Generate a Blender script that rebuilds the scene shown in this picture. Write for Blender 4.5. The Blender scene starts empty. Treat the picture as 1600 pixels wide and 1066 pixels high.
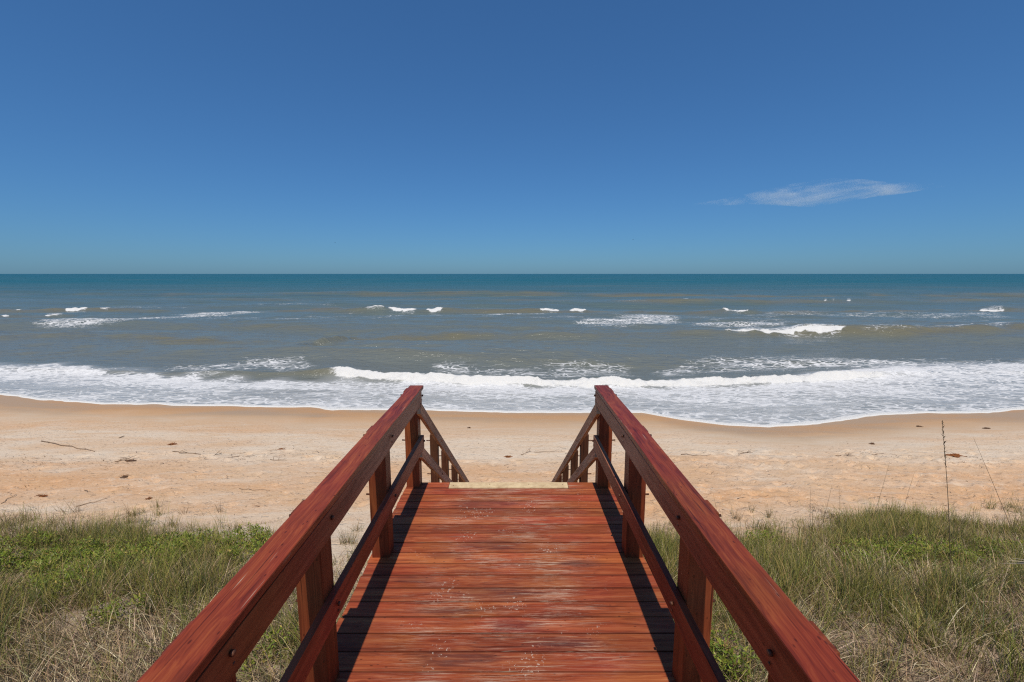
import bpy, bmesh, math, random
import numpy as np
from mathutils import Vector, Matrix

R = math.radians
random.seed(7)
rng = np.random.default_rng(11)
scene = bpy.context.scene
col = scene.collection

# ------------------------------------------------------------------ camera
F_PX, CX, CY, PITCH, CAM_H = 711.1, 798.0, 533.0, math.atan(105 / 711.1), 2.2   # photo pixels, metres above the deck
cam_d = bpy.data.cameras.new('camera')
cam_d.sensor_width = 36.0
cam_d.lens = 16.0
cam_d.clip_start, cam_d.clip_end = 0.05, 120000.0
cam = bpy.data.objects.new('camera', cam_d)
col.objects.link(cam)
cam.location = (0.0, 0.0, CAM_H)
cam.rotation_euler = (math.pi / 2 - PITCH, 0, 0)
scene.camera = cam

# ------------------------------------------------------------------ sky, sun, exposure
SUN_EL, SUN_AZ = R(64), R(-178.2)          # sun behind the viewer, a touch to the left
world = bpy.data.worlds.new('World')
scene.world = world
world.use_nodes = True
wn = world.node_tree.nodes
wl = world.node_tree.links
wn.clear()
sky = wn.new('ShaderNodeTexSky')
sky.sky_type = 'NISHITA'
sky.sun_disc = False
sky.sun_elevation = SUN_EL
sky.sun_rotation = R(180 + 1.8)
sky.altitude = 0
sky.air_density = 1.0
sky.dust_density = 0.45
sky.ozone_density = 10.0
bg = wn.new('ShaderNodeBackground')
bg.inputs['Strength'].default_value = 0.13
wo = wn.new('ShaderNodeOutputWorld')
tintn = wn.new('ShaderNodeMix')                # one even tint over the whole sky: the deep blue of the photograph
tintn.data_type, tintn.blend_type = 'RGBA', 'MULTIPLY'
tintn.inputs[0].default_value = 1.0
tintn.inputs[7].default_value = (0.405, 0.73, 1.03, 1)
soft = wn.new('ShaderNodeGamma')               # one even tone curve as well: the lens saw a flatter sky
soft.inputs['Gamma'].default_value = 0.75
wl.new(sky.outputs[0], soft.inputs[0])
wl.new(soft.outputs[0], tintn.inputs[6])
wl.new(tintn.outputs[2], bg.inputs[0])
wl.new(bg.outputs[0], wo.inputs[0])

sun_d = bpy.data.lights.new('sun', 'SUN')
sun_d.energy = 3.9
sun_d.angle = R(0.53)
sun_d.color = (1.0, 0.955, 0.885)
sun = bpy.data.objects.new('sun', sun_d)
col.objects.link(sun)
sd = Vector((math.cos(SUN_EL) * math.sin(SUN_AZ), math.cos(SUN_EL) * math.cos(SUN_AZ), math.sin(SUN_EL)))
sun.rotation_euler = (-sd).to_track_quat('-Z', 'Y').to_euler()

vs = scene.view_settings
vs.view_transform = 'Standard'
vs.look = 'None'
vs.exposure = 0.0
vs.gamma = 1.0
vs.use_curve_mapping = False
scene.cycles.use_denoising = False
scene.cycles.filter_width = 1.2
scene.cycles.volume_bounces = 3

# ------------------------------------------------------------------ helpers
def tag(o, label=None, cat=None, group=None, kind=None):
    if label: o['label'] = label
    if cat: o['category'] = cat
    if group: o['group'] = group
    if kind: o['kind'] = kind
    return o

def link(name, me, m=None, parent=None):
    o = bpy.data.objects.new(name, me)
    col.objects.link(o)
    if m is not None and len(me.materials) == 0:
        me.materials.append(m)
    if parent is not None:
        o.parent = parent
    return o

def empty(name, loc=(0, 0, 0)):
    o = bpy.data.objects.new(name, None)
    o.location = loc
    o.empty_display_size = 0.2
    col.objects.link(o)
    return o

def box_mesh(name, size, m, bevel=0.004, seg=1, jitter=0.0):
    """box centred on the origin with softened edges"""
    bm = bmesh.new()
    bmesh.ops.create_cube(bm, size=1.0)
    bmesh.ops.scale(bm, vec=size, verts=bm.verts)
    if bevel:
        bmesh.ops.bevel(bm, geom=list(bm.edges), offset=bevel, segments=seg, affect='EDGES', profile=0.6)
    if jitter:
        for v in bm.verts:
            v.co += Vector((random.uniform(-1, 1), random.uniform(-1, 1), random.uniform(-1, 1))) * jitter
    me = bpy.data.meshes.new(name)
    bm.to_mesh(me)
    bm.free()
    me.materials.append(m)
    return me

def bow(me, axis=1, amp=0.004, cuts=14):
    """cut a straight timber across and let it wander a few millimetres along its length"""
    bm = bmesh.new(); bm.from_mesh(me)
    lo = min(v.co[axis] for v in bm.verts) + 0.05; hi = max(v.co[axis] for v in bm.verts) - 0.05
    nrm = Vector((0, 0, 0)); nrm[axis] = 1
    for i in range(cuts):
        c = Vector((0, 0, 0)); c[axis] = lo + (hi - lo) * i / (cuts - 1)
        bmesh.ops.bisect_plane(bm, geom=list(bm.verts) + list(bm.edges) + list(bm.faces), plane_co=c, plane_no=nrm)
    a, b = random.uniform(0, 6), random.uniform(0, 6)
    for v in bm.verts:
        u = v.co[axis]
        d1 = amp * (math.sin(u * 1.1 + a) + 0.5 * math.sin(u * 2.9 + b)); d2 = amp * 0.6 * (math.sin(u * 1.7 + b) + 0.4 * math.sin(u * 4.1 + a))
        o1, o2 = [i for i in range(3) if i != axis]
        v.co[o1] += d1 + random.uniform(-1, 1) * 0.0007; v.co[o2] += d2 * 0.5 + random.uniform(-1, 1) * 0.0007
    bm.to_mesh(me); bm.free()
    return me

def tube_mesh(name, pts, radii, m, sides=7):
    pts = [Vector(p) for p in pts]
    v, f = [], []
    for i, p in enumerate(pts):
        d = (pts[min(i + 1, len(pts) - 1)] - pts[max(i - 1, 0)]).normalized()
        a = d.orthogonal().normalized()
        b = d.cross(a)
        for k in range(sides):
            t = 2 * math.pi * k / sides
            v.append(p + (a * math.cos(t) + b * math.sin(t)) * radii[i])
    for i in range(len(pts) - 1):
        for k in range(sides):
            k2 = (k + 1) % sides
            f.append((i * sides + k, i * sides + k2, (i + 1) * sides + k2, (i + 1) * sides + k))
    f.append(tuple(range(sides))[::-1])
    f.append(tuple((len(pts) - 1) * sides + k for k in range(sides)))
    me = bpy.data.meshes.new(name)
    me.from_pydata(v, [], f)
    me.materials.append(m)
    for p in me.polygons: p.use_smooth = True
    return me

def grid_mesh(name, XYZ, m, attrs=None, smooth=True):
    """XYZ: (rows, cols, 3) array"""
    r, c, _ = XYZ.shape
    me = bpy.data.meshes.new(name)
    nv = r * c
    me.vertices.add(nv)
    me.vertices.foreach_set('co', XYZ.reshape(-1).astype(np.float32))
    idx = np.arange(nv).reshape(r, c)
    q = np.stack([idx[:-1, :-1], idx[:-1, 1:], idx[1:, 1:], idx[1:, :-1]], -1).reshape(-1, 4)
    n = len(q)
    me.loops.add(n * 4)
    me.loops.foreach_set('vertex_index', q.reshape(-1).astype(np.int32))
    me.polygons.add(n)
    me.polygons.foreach_set('loop_start', (np.arange(n) * 4).astype(np.int32))
    me.update(calc_edges=True)
    if smooth:
        me.polygons.foreach_set('use_smooth', np.ones(n, dtype=bool))
    for k, a in (attrs or {}).items():
        at = me.attributes.new(k, 'FLOAT', 'POINT')
        at.data.foreach_set('value', a.reshape(-1).astype(np.float32))
    me.materials.append(m)
    return me

def sm(a, b, x):
    t = np.clip((x - a) / (b - a), 0, 1)
    return t * t * (3 - 2 * t)

def vnoise(x, y, seed=0):
    xi = np.floor(x).astype(np.int64); yi = np.floor(y).astype(np.int64)
    fx = x - xi; fy = y - yi
    fx = fx * fx * (3 - 2 * fx); fy = fy * fy * (3 - 2 * fy)
    def h(a, b):
        n = (a * 374761393 + b * 668265263 + seed * 974711) & 0x7fffffff
        n = ((n ^ (n >> 13)) * 1274126177) & 0x7fffffff
        n = n ^ (n >> 16)
        return (n & 0xffff) / 65535.0
    return ((h(xi, yi) * (1 - fx) + h(xi + 1, yi) * fx) * (1 - fy) + (h(xi, yi + 1) * (1 - fx) + h(xi + 1, yi + 1) * fx) * fy) * 2 - 1

def fbm(x, y, seed=0, oct=4):
    s, a = 0, 0.5
    for i in range(oct):
        s = s + a * vnoise(x, y, seed + i * 17)
        x, y, a = x * 2.03 + 5.1, y * 2.03 + 1.7, a * 0.5
    return s

SEA = -5.25
# height of the ground: dune under the walkway, sloping down to the beach and on under the sea
_gy = np.array([-200, -60, -10, 3.2, 4.5, 6.2, 8.0, 9.2, 10.2, 14, 20, 24, 28, 31, 40, 60, 200])
_gz = np.array([-1.2, -1.2, -1.4, -1.5, -1.78, -2.32, -2.92, -3.22, -3.36, -3.85, -4.68, -5.03, -5.22, -5.55, -6.5, -8.0, -14.0])
def ground(x, y):
    x = np.asarray(x, float); y = np.asarray(y, float)
    w = y + 0.5 * vnoise(x * 0.21 + 3, y * 0.1, 3) * (y < 16) * sm(16, 11, y)
    z = np.interp(w, _gy, _gz)
    z = (z + np.interp(w - 0.5, _gy, _gz) + np.interp(w + 0.5, _gy, _gz)) / 3
    dune = sm(10.5, 7.5, y)
    z = z + dune * (0.16 * fbm(x * 0.5, y * 0.5, 5) + 0.05 * fbm(x * 2, y * 2, 6))
    dry = sm(19, 13, y) * (1 - dune)
    z = z + dry * (0.022 * fbm(x * 1.3, y * 1.3, 9) + 0.020 * fbm(x * 4.2, y * 4.2, 10, 3))
    return z

def ray(px, py):
    u, v = (px - CX) / F_PX, (py - CY) / F_PX
    return np.array([u, math.cos(PITCH) - v * math.sin(PITCH), -math.sin(PITCH) - v * math.cos(PITCH)])

def on_plane(px, py, z):
    d = ray(px, py)
    t = (z - CAM_H) / d[2]
    return d[0] * t, d[1] * t

def on_ground(px, py, lift=0.0):
    d = ray(px, py)
    t = np.linspace(2.0, 60, 4000)
    zz = CAM_H + d[2] * t
    hit = zz < ground(d[0] * t, d[1] * t) + lift
    i = int(np.argmax(hit)) if hit.any() else len(t) - 1
    return Vector((d[0] * t[i], d[1] * t[i], float(ground(d[0] * t[i], d[1] * t[i]))))

def to_px(x, y, z):
    c, s = math.cos(PITCH), math.sin(PITCH)
    zc = y * c - (z - CAM_H) * s
    up = y * s + (z - CAM_H) * c
    return CX + F_PX * x / zc, CY - F_PX * up / zc

# ------------------------------------------------------------------ node helpers
class NT:
    def __init__(s, name):
        s.m = bpy.data.materials.new(name)
        s.m.use_nodes = True
        s.t = s.m.node_tree
        s.t.nodes.clear()
        s.out = s.n('ShaderNodeOutputMaterial')
    def n(s, typ, **kw):
        nd = s.t.nodes.new(typ)
        for k, v in kw.items(): setattr(nd, k, v)
        return nd
    def l(s, a, b): s.t.links.new(a, b)
    def put(s, sock, v):
        if isinstance(v, bpy.types.NodeSocket): s.l(v, sock)
        elif isinstance(v, tuple) and sock.type == 'RGBA' and len(v) == 3: sock.default_value = (*v, 1)
        else: sock.default_value = v
    def math(s, op, a, b=None, clamp=False):
        nd = s.n('ShaderNodeMath', operation=op, use_clamp=clamp)
        s.put(nd.inputs[0], a)
        if b is not None: s.put(nd.inputs[1], b)
        return nd.outputs[0]
    def vmath(s, op, a, b=None):
        nd = s.n('ShaderNodeVectorMath', operation=op)
        s.put(nd.inputs[0], a)
        if b is not None: s.put(nd.inputs[1], b)
        return nd.outputs['Value'] if op in ('LENGTH', 'DISTANCE', 'DOT_PRODUCT') else nd.outputs[0]
    def noise(s, vec, scale=5.0, detail=4.0, rough=0.55, dist=0.0):
        nd = s.n('ShaderNodeTexNoise')
        s.put(nd.inputs['Vector'], vec)
        nd.inputs['Scale'].default_value = scale
        nd.inputs['Detail'].default_value = detail
        nd.inputs['Roughness'].default_value = rough
        nd.inputs['Distortion'].default_value = dist
        return nd.outputs['Fac']
    def step(s, x, a, b, c=0.0, d=1.0):
        nd = s.n('ShaderNodeMapRange', interpolation_type='SMOOTHSTEP')
        s.put(nd.inputs[0], x)
        for i, v in enumerate((a, b, c, d)): s.put(nd.inputs[i + 1], v)
        return nd.outputs[0]
    def mix(s, f, a, b, blend='MIX'):
        nd = s.n('ShaderNodeMix', data_type='RGBA', blend_type=blend)
        s.put(nd.inputs[0], f); s.put(nd.inputs[6], a); s.put(nd.inputs[7], b)
        return nd.outputs[2]
    def ramp(s, x, stops):
        nd = s.n('ShaderNodeValToRGB')
        s.put(nd.inputs[0], x)
        e = nd.color_ramp.elements
        while len(e) < len(stops): e.new(0.5)
        for el, (p, c) in zip(e, stops): el.position = p; el.color = (*c, 1)
        return nd.outputs[0]
    def bump(s, h, strength=0.3, dist=0.01, normal=None):
        nd = s.n('ShaderNodeBump')
        s.put(nd.inputs['Height'], h)
        nd.inputs['Strength'].default_value = strength
        nd.inputs['Distance'].default_value = dist
        if normal is not None: s.l(normal, nd.inputs['Normal'])
        return nd.outputs[0]
    def xyz(s, v):
        nd = s.n('ShaderNodeSeparateXYZ'); s.l(v, nd.inputs[0]); return nd.outputs
    def comb(s, x, y, z):
        nd = s.n('ShaderNodeCombineXYZ')
        for i, q in enumerate((x, y, z)): s.put(nd.inputs[i], q)
        return nd.outputs[0]
    def pos(s): return s.n('ShaderNodeNewGeometry').outputs['Position']
    def attr(s, name, out='Fac'): return s.n('ShaderNodeAttribute', attribute_name=name).outputs[out]
    def principled(s, color, rough=0.6, normal=None, spec=0.5, **kw):
        nd = s.n('ShaderNodeBsdfPrincipled')
        s.put(nd.inputs['Base Color'], color)
        s.put(nd.inputs['Roughness'], rough)
        s.put(nd.inputs['Specular IOR Level'], spec)
        if normal is not None: s.l(normal, nd.inputs['Normal'])
        for k, v in kw.items(): s.put(nd.inputs[k], v)
        return nd.outputs[0]
    def done(s, shader):
        s.l(shader, s.out.inputs['Surface']); return s.m

# ------------------------------------------------------------------ materials: wood
DECK_STAINS = [(760, 790, 60, 10), (765, 850, 55, 9), (700, 868, 40, 6), (770, 927, 75, 11), (810, 978, 55, 9), (710, 1030, 80, 14), (880, 1005, 60, 10), (690, 955, 55, 7), (905, 880, 40, 6), (640, 905, 45, 6)]
def wood(name, axis, dark, mid, light, rough=0.6, wear=0.0, grey=None, deck=False, spec=0.2, contrast=1.0):
    """stained timber: grain runs along axis (0 x, 1 y, 2 z) of the piece"""
    t = NT(name)
    tc = t.n('ShaderNodeTexCoord').outputs['Object']
    rnd = t.n('ShaderNodeObjectInfo').outputs['Random']
    off = t.vmath('SCALE', (37.0, 61.0, 17.0)); off.node.inputs['Scale'].default_value = 1.0
    t.l(rnd, off.node.inputs['Scale'])
    p = t.vmath('ADD', tc, off)
    sc = [26.0, 26.0, 26.0]; sc[axis] = 1.1
    pg = t.vmath('MULTIPLY', p, tuple(sc))
    warp = t.noise(p, 3.0, 2.0)
    pg2 = t.vmath('ADD', pg, t.comb(*[0.0 if i == axis else t.math('MULTIPLY', warp, 2.2) for i in range(3)]))
    g = t.noise(pg2, 1.0, 6.0, 0.65, 0.4)
    fine = [150.0, 150.0, 150.0]; fine[axis] = 3.0
    gf = t.noise(t.vmath('MULTIPLY', p, tuple(fine)), 1.0, 3.0, 0.6)
    bs_ = [9.0, 9.0, 9.0]; bs_[axis] = 1.4
    blot = t.noise(t.vmath('MULTIPLY', p, tuple(bs_)), 1.0, 4.0, 0.65)
    gg = t.math('ADD', t.math('MULTIPLY', g, 0.72), t.math('MULTIPLY', gf, 0.28))
    c = t.ramp(gg, [(0.5 - 0.2 / contrast, dark), (0.5, mid), (0.5 + 0.22 / contrast, light)])
    c = t.mix(t.step(blot, 0.35, 0.7, 0.0, 0.55), c, t.mix(0.5, c, dark))
    tone = t.n('ShaderNodeHueSaturation')
    t.put(tone.inputs['Color'], c)
    t.put(tone.inputs['Value'], t.math('ADD', t.math('MULTIPLY', rnd, 0.40), 0.82))
    t.put(tone.inputs['Hue'], t.math('ADD', t.math('MULTIPLY', t.noise(p, 1.7, 2.0), 0.035), 0.484))
    c = tone.outputs[0]
    # dark knots
    vk = t.n('ShaderNodeTexVoronoi'); ks = [5.0, 5.0, 5.0]; ks[axis] = 2.2
    t.l(t.vmath('MULTIPLY', p, tuple(ks)), vk.inputs['Vector'])
    kn = t.step(vk.outputs['Distance'], 0.06, 0.13, 1.0, 0.0)
    c = t.mix(t.math('MULTIPLY', kn, 0.7), c, tuple(x * 0.45 for x in dark))
    # fine drying cracks along the grain
    cs = [85.0, 85.0, 85.0]; cs[axis] = 1.3
    ck = t.step(t.noise(t.vmath('MULTIPLY', p, tuple(cs)), 1.0, 2.0, 0.5, 0.3), 0.675, 0.70)
    c = t.mix(t.math('MULTIPLY', ck, 0.75), c, tuple(x * 0.3 for x in dark))
    P = t.pos()
    X, Y, Z = t.xyz(P)[:3]
    if grey is not None:
        k = t.math('MULTIPLY', t.step(Y, grey[1], grey[2]), t.step(t.math('ADD', gg, t.math('MULTIPLY', blot, 0.4)), 0.45, 0.75, 0.45, 1.0))
        c = t.mix(k, c, t.ramp(gg, [(0.3, tuple(x * 0.45 for x in grey[0])), (0.62, grey[0]), (0.8, tuple(x * 1.4 for x in grey[0]))]))
    rr = rough
    if deck:
        mid_w = t.step(t.math('ABSOLUTE', t.math('ADD', X, 0.03)), 0.30, 0.86, 1.0, 0.12)
        low = t.noise(t.vmath('MULTIPLY', P, (0.9, 2.2, 1.0)), 2.2, 3.0, 0.6)
        lowm = t.math('MULTIPLY', t.step(low, 0.42, 0.66), mid_w)
        # sun-bleached streaks where the stain has worn off the raised grain
        st = t.noise(t.vmath('MULTIPLY', p, (5.0, 170.0, 1.0)), 1.0, 6.0, 0.8, 0.3)
        worn = t.math('MULTIPLY', t.step(st, 0.50, 0.58), t.math('MULTIPLY', t.math('ADD', lowm, t.math('MULTIPLY', mid_w, 0.2)), 0.58))
        c = t.mix(worn, c, (0.57, 0.405, 0.285))
        # thin pale scratches
        sx = t.vmath('ADD', t.vmath('MULTIPLY', p, (1.6, 95.0, 1.0)), t.comb(0.0, t.math('MULTIPLY', X, -2.5), 0.0))
        sc2 = t.noise(sx, 1.0, 2.0, 0.5)
        scr = t.math('MULTIPLY', t.step(sc2, 0.685, 0.72), t.math('MULTIPLY', mid_w, 0.9))
        c = t.mix(scr, c, (0.58, 0.45, 0.31))
        # dark ground-in stains
        dsum = None
        for (ax, ay, wx, wy) in DECK_STAINS:
            a = on_plane(ax, ay, 0.0); b = on_plane(ax + wx, ay, 0.0); e = on_plane(ax, ay + wy, 0.0)
            dv = t.vmath('MULTIPLY', t.vmath('SUBTRACT', P, (a[0], a[1], 0.0)), (1 / abs(b[0] - a[0]), 1 / abs(e[1] - a[1]), 0.0))
            q = t.step(t.math('ADD', t.vmath('LENGTH', dv), t.math('MULTIPLY', t.math('SUBTRACT', st, 0.5), 3.2)), 0.55, 1.15, 0.55, 0.0)
            dsum = q if dsum is None else t.math('MAXIMUM', dsum, q)
        c = t.mix(t.math('MULTIPLY', dsum, t.step(gg, 0.36, 0.6, 1.0, 0.55)), c, (0.045, 0.022, 0.024))
        # board edges darkened to strengthen the joint lines
        ye = t.math('ABSOLUTE', t.xyz(tc)[1])
        c = t.mix(t.step(t.math('ADD', ye, t.math('MULTIPLY', t.math('SUBTRACT', gg, 0.5), 0.02)), 0.0575, 0.066, 0.0, 0.55), c, (0.06, 0.014, 0.008))
        # sandy scuffs and splashes
        sp = t.noise(P, 46.0, 3.0, 0.7)
        cl = t.noise(P, 3.4, 2.0, 0.5)
        spk = t.math('MULTIPLY', t.step(sp, 0.585, 0.66), t.math('MULTIPLY', t.step(cl, 0.57, 0.64), t.step(t.math('ABSOLUTE', X), 0.4, 0.8, 0.75, 0.1)))
        c = t.mix(spk, c, (0.60, 0.50, 0.39))
        rr = t.math('ADD', rough, t.math('MULTIPLY', worn, 0.25))
    elif wear > 0:
        ws = [60.0, 60.0, 60.0]; ws[axis] = 2.0
        st = t.noise(t.vmath('MULTIPLY', p, tuple(ws)), 1.0, 3.0, 0.6)
        k = t.math('MULTIPLY', t.step(st, 0.66, 0.72), t.step(t.noise(p, 2.1, 2.0), 0.5, 0.62, 0.0, wear))
        c = t.mix(k, c, (0.5, 0.36, 0.25))
    b = t.bump(t.math('ADD', t.math('MULTIPLY', g, 0.6), t.math('MULTIPLY', gf, 0.5)), 0.5, 0.003)
    return t.done(t.principled(c, rr, b, spec))

RED_D, RED_M, RED_L = (0.105, 0.015, 0.006), (0.27, 0.042, 0.014), (0.44, 0.105, 0.032)
M_DECK = wood('deck_board_wood', 0, (0.13, 0.022, 0.008), (0.30, 0.058, 0.019), (0.45, 0.130, 0.045), 0.6, deck=True, contrast=1.3)
M_CAP = wood('stained_wood_cap', 1, RED_D, RED_M, (0.42, 0.095, 0.028), 0.45, wear=0.8, contrast=1.35, spec=0.3)
M_SIDE = wood('stained_wood_side_rail', 1, (0.10, 0.020, 0.008), (0.27, 0.058, 0.021), (0.40, 0.105, 0.038), 0.6, grey=((0.52, 0.265, 0.140), 1.7, 3.4))
M_MID = wood('stained_wood_middle_rail', 1, (0.10, 0.017, 0.008), (0.27, 0.048, 0.018), (0.40, 0.09, 0.035), 0.6, grey=((0.42, 0.19, 0.10), 2.6, 5.0))
M_POST = wood('stained_wood_post', 2, (0.085, 0.016, 0.006), (0.21, 0.045, 0.016), (0.34, 0.085, 0.03), 0.5)
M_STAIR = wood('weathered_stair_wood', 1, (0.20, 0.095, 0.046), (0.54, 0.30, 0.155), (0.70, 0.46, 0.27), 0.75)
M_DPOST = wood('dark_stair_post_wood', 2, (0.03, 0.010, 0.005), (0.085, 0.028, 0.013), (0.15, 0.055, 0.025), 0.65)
M_TREAD = wood('stained_tread_wood', 0, RED_D, RED_M, RED_L, 0.55)

t = NT('rusty_steel')
n = t.noise(t.n('ShaderNodeTexCoord').outputs['Object'], 90.0, 4.0)
M_STEEL = t.done(t.principled(t.ramp(n, [(0.3, (0.05, 0.018, 0.010)), (0.7, (0.20, 0.075, 0.035))]), 0.6, Metallic=0.4))
t = NT('yellow_strip_paint')
n = t.noise(t.n('ShaderNodeTexCoord').outputs['Object'], 14.0, 5.0, 0.7)
M_YEL = t.done(t.principled(t.ramp(n, [(0.3, (0.46, 0.31, 0.16)), (0.62, (0.70, 0.52, 0.29))]), 0.7, t.bump(n, 0.3, 0.003)))

# ------------------------------------------------------------------ material: sand
t = NT('beach_sand')
P = t.pos()
X, Y, Z = t.xyz(P)[:3]
wl_d = t.attr('shore')                                   # metres landward of the water's edge
n1 = t.noise(t.vmath('MULTIPLY', P, (0.10, 0.42, 1.0)), 1.0, 5.0, 0.6, 0.6)
n2 = t.noise(t.vmath('MULTIPLY', P, (0.5, 1.6, 1.0)), 1.0, 5.0, 0.65, 0.8)
n3 = t.noise(P, 9.0, 6.0, 0.7)
n4 = t.noise(P, 140.0, 3.0, 0.7)
pale, tan, orange = (0.68, 0.53, 0.38), (0.63, 0.42, 0.26), (0.62, 0.34, 0.165)
zone = t.math('ADD', t.attr('tint'), t.math('MULTIPLY', t.math('SUBTRACT', n1, 0.5), 1.5))
c = t.ramp(zone, [(0.15, pale), (0.48, tan), (0.85, orange)])
c = t.mix(t.step(n2, 0.42, 0.72, 0.0, 0.5), c, (0.60, 0.37, 0.19))
c = t.mix(t.step(n2, 0.30, 0.48, 0.45, 0.0), c, (0.66, 0.55, 0.42))
# scattered shell grit and dark flecks
c = t.mix(t.step(n3, 0.55, 0.70, 0.0, 0.5), c, (0.46, 0.25, 0.12))
n5 = t.noise(t.vmath('MULTIPLY', P, (12.0, 26.0, 1.0)), 1.0, 5.0, 0.75)
c = t.mix(t.step(n5, 0.54, 0.68, 0.0, 0.55), c, (0.42, 0.245, 0.125))
c = t.mix(t.step(n5, 0.34, 0.46, 0.5, 0.0), c, (0.76, 0.635, 0.485))
c = t.mix(t.math('MULTIPLY', t.step(n4, 0.64, 0.72), 0.45), c, (0.30, 0.17, 0.09))
c = t.mix(t.math('MULTIPLY', t.step(n4, 0.30, 0.36, 1.0, 0.0), 0.35), c, (0.80, 0.69, 0.55))
# wet sand
sw = t.math('ADD', wl_d, t.math('MULTIPLY', t.math('SUBTRACT', n1, 0.5), 3.2))
wet = t.step(sw, 1.0, 3.2, 1.0, 0.0)
damp = t.step(sw, 2.6, 5.2, 1.0, 0.0)
c = t.mix(t.math('MULTIPLY', damp, 0.45), c, (0.45, 0.33, 0.215))
c = t.mix(t.math('MULTIPLY', wet, 0.95), c, t.mix(t.step(n1, 0.42, 0.62), (0.42, 0.27, 0.145), (0.50, 0.265, 0.10)))
# plant litter in the dune sand
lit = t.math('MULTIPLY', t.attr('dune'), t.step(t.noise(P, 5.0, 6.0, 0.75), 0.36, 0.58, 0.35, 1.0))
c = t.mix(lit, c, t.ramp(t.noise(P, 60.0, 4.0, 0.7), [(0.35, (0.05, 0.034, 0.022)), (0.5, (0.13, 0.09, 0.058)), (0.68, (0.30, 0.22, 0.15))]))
pits = t.noise(t.vmath('MULTIPLY', P, (1.0, 1.0, 0.3)), 5.5, 3.0, 0.5)
h = t.math('ADD', t.math('MULTIPLY', n3, 0.5), t.math('ADD', t.math('MULTIPLY', n4, 0.10), t.math('MULTIPLY', t.step(pits, 0.30, 0.44), 0.45)))
dryk = t.math('SUBTRACT', 1.0, damp)
b = t.bump(t.math('MULTIPLY', h, t.math('ADD', t.math('MULTIPLY', dryk, 0.95), 0.05)), 0.8, 0.07)
M_SAND = t.done(t.principled(c, t.math('SUBTRACT', 0.9, t.math('MULTIPLY', wet, 0.45)), b, t.math('ADD', 0.12, t.math('MULTIPLY', wet, 0.25))))

# ------------------------------------------------------------------ material: sea
t = NT('sea_water')
P = t.pos()
X, Y, Z = t.xyz(P)[:3]
foam_a, core_a = t.attr('foam'), t.attr('core')
ld = t.math('LOGARITHM', t.math('MAXIMUM', Y, 10.0), 10.0)
# turbid sandy water near the shore, green to teal further out
body = t.ramp(t.math('DIVIDE', t.math('SUBTRACT', ld, 1.3), 2.7), [
    (0.0, (0.165, 0.165, 0.138)), (0.17, (0.138, 0.155, 0.134)), (0.27, (0.102, 0.140, 0.130)), (0.38, (0.054, 0.116, 0.122)), (0.50, (0.010, 0.098, 0.112)), (1.0, (0.003, 0.080, 0.105))])
film = t.attr('film')
body = t.mix(t.math('MULTIPLY', film, 0.86), body, (0.47, 0.46, 0.435))
body = t.mix(t.math('MULTIPLY', t.attr('front_brown'), 1.0), body, (0.165, 0.148, 0.088))  # wave fronts painted browner: sandy water showing where less sky reflects
cloudy = t.noise(t.vmath('MULTIPLY', P, (0.012, 0.04, 1.0)), 1.0, 3.0, 0.5)
body = t.mix(t.step(cloudy, 0.45, 0.7, 0.0, 0.4), body, t.mix(0.5, body, (0.16, 0.145, 0.10)))
# ripples, finer near the shore
r1 = t.noise(t.vmath('MULTIPLY', P, (0.55, 1.5, 1.0)), 1.0, 4.0, 0.6, 0.4)
r2 = t.noise(t.vmath('MULTIPLY', P, (2.0, 5.0, 1.0)), 1.0, 3.0, 0.6, 0.3)
r3 = t.noise(t.vmath('MULTIPLY', P, (0.05, 0.16, 1.0)), 1.0, 4.0, 0.6)
far = t.step(ld, 1.7, 2.5)
hgt = t.math('ADD', t.math('MULTIPLY', r1, 0.40), t.math('ADD', t.math('MULTIPLY', r2, 0.10), t.math('MULTIPLY', t.math('MULTIPLY', r3, 4.0), far)))
wb = t.bump(hgt, 0.75, 1.0)
water = t.principled(body, t.math('ADD', 0.20, t.math('MULTIPLY', far, 0.12)), wb, t.math('SUBTRACT', 0.5, t.math('MULTIPLY', far, 0.28)), IOR=1.33)
# lacy foam
wv = t.vmath('ADD', P, t.vmath('MULTIPLY', t.comb(t.noise(P, 0.6, 3.0), t.noise(t.vmath('ADD', P, (31.0, 7.0, 3.0)), 0.6, 3.0), 0.0), (2.4, 1.4, 0.0)))
f1 = t.noise(t.vmath('MULTIPLY', wv, (0.55, 1.25, 1.0)), 1.0, 7.0, 0.62, 0.9)
f2 = t.noise(t.vmath('MULTIPLY', wv, (3.6, 6.5, 1.0)), 1.0, 5.0, 0.7, 0.5)
f0 = t.noise(t.vmath('MULTIPLY', wv, (0.10, 0.26, 1.0)), 1.0, 4.0, 0.6, 1.0)
vo = t.n('ShaderNodeTexVoronoi', feature='DISTANCE_TO_EDGE')
t.l(t.vmath('MULTIPLY', wv, (1.3, 2.4, 0.0)), vo.inputs['Vector'])
vo.inputs['Scale'].default_value = 1.0
lace = t.step(vo.outputs['Distance'], 0.0, 0.22, 1.0, 0.0)
pat = t.math('ADD', t.math('MULTIPLY', f0, 0.30), t.math('ADD', t.math('ADD', t.math('MULTIPLY', f1, 0.44), t.math('MULTIPLY', f2, 0.18)), t.math('MULTIPLY', lace, 0.16)))
lo = t.math('SUBTRACT', 0.80, t.math('MULTIPLY', foam_a, 0.56))
hi = t.math('ADD', lo, 0.20)
fm = t.n('ShaderNodeMapRange', interpolation_type='SMOOTHSTEP')
t.l(pat, fm.inputs[0]); t.l(lo, fm.inputs[1]); t.l(hi, fm.inputs[2])
fmask = t.math('MULTIPLY', fm.outputs[0], t.step(foam_a, 0.02, 0.15), clamp=True)
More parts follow.
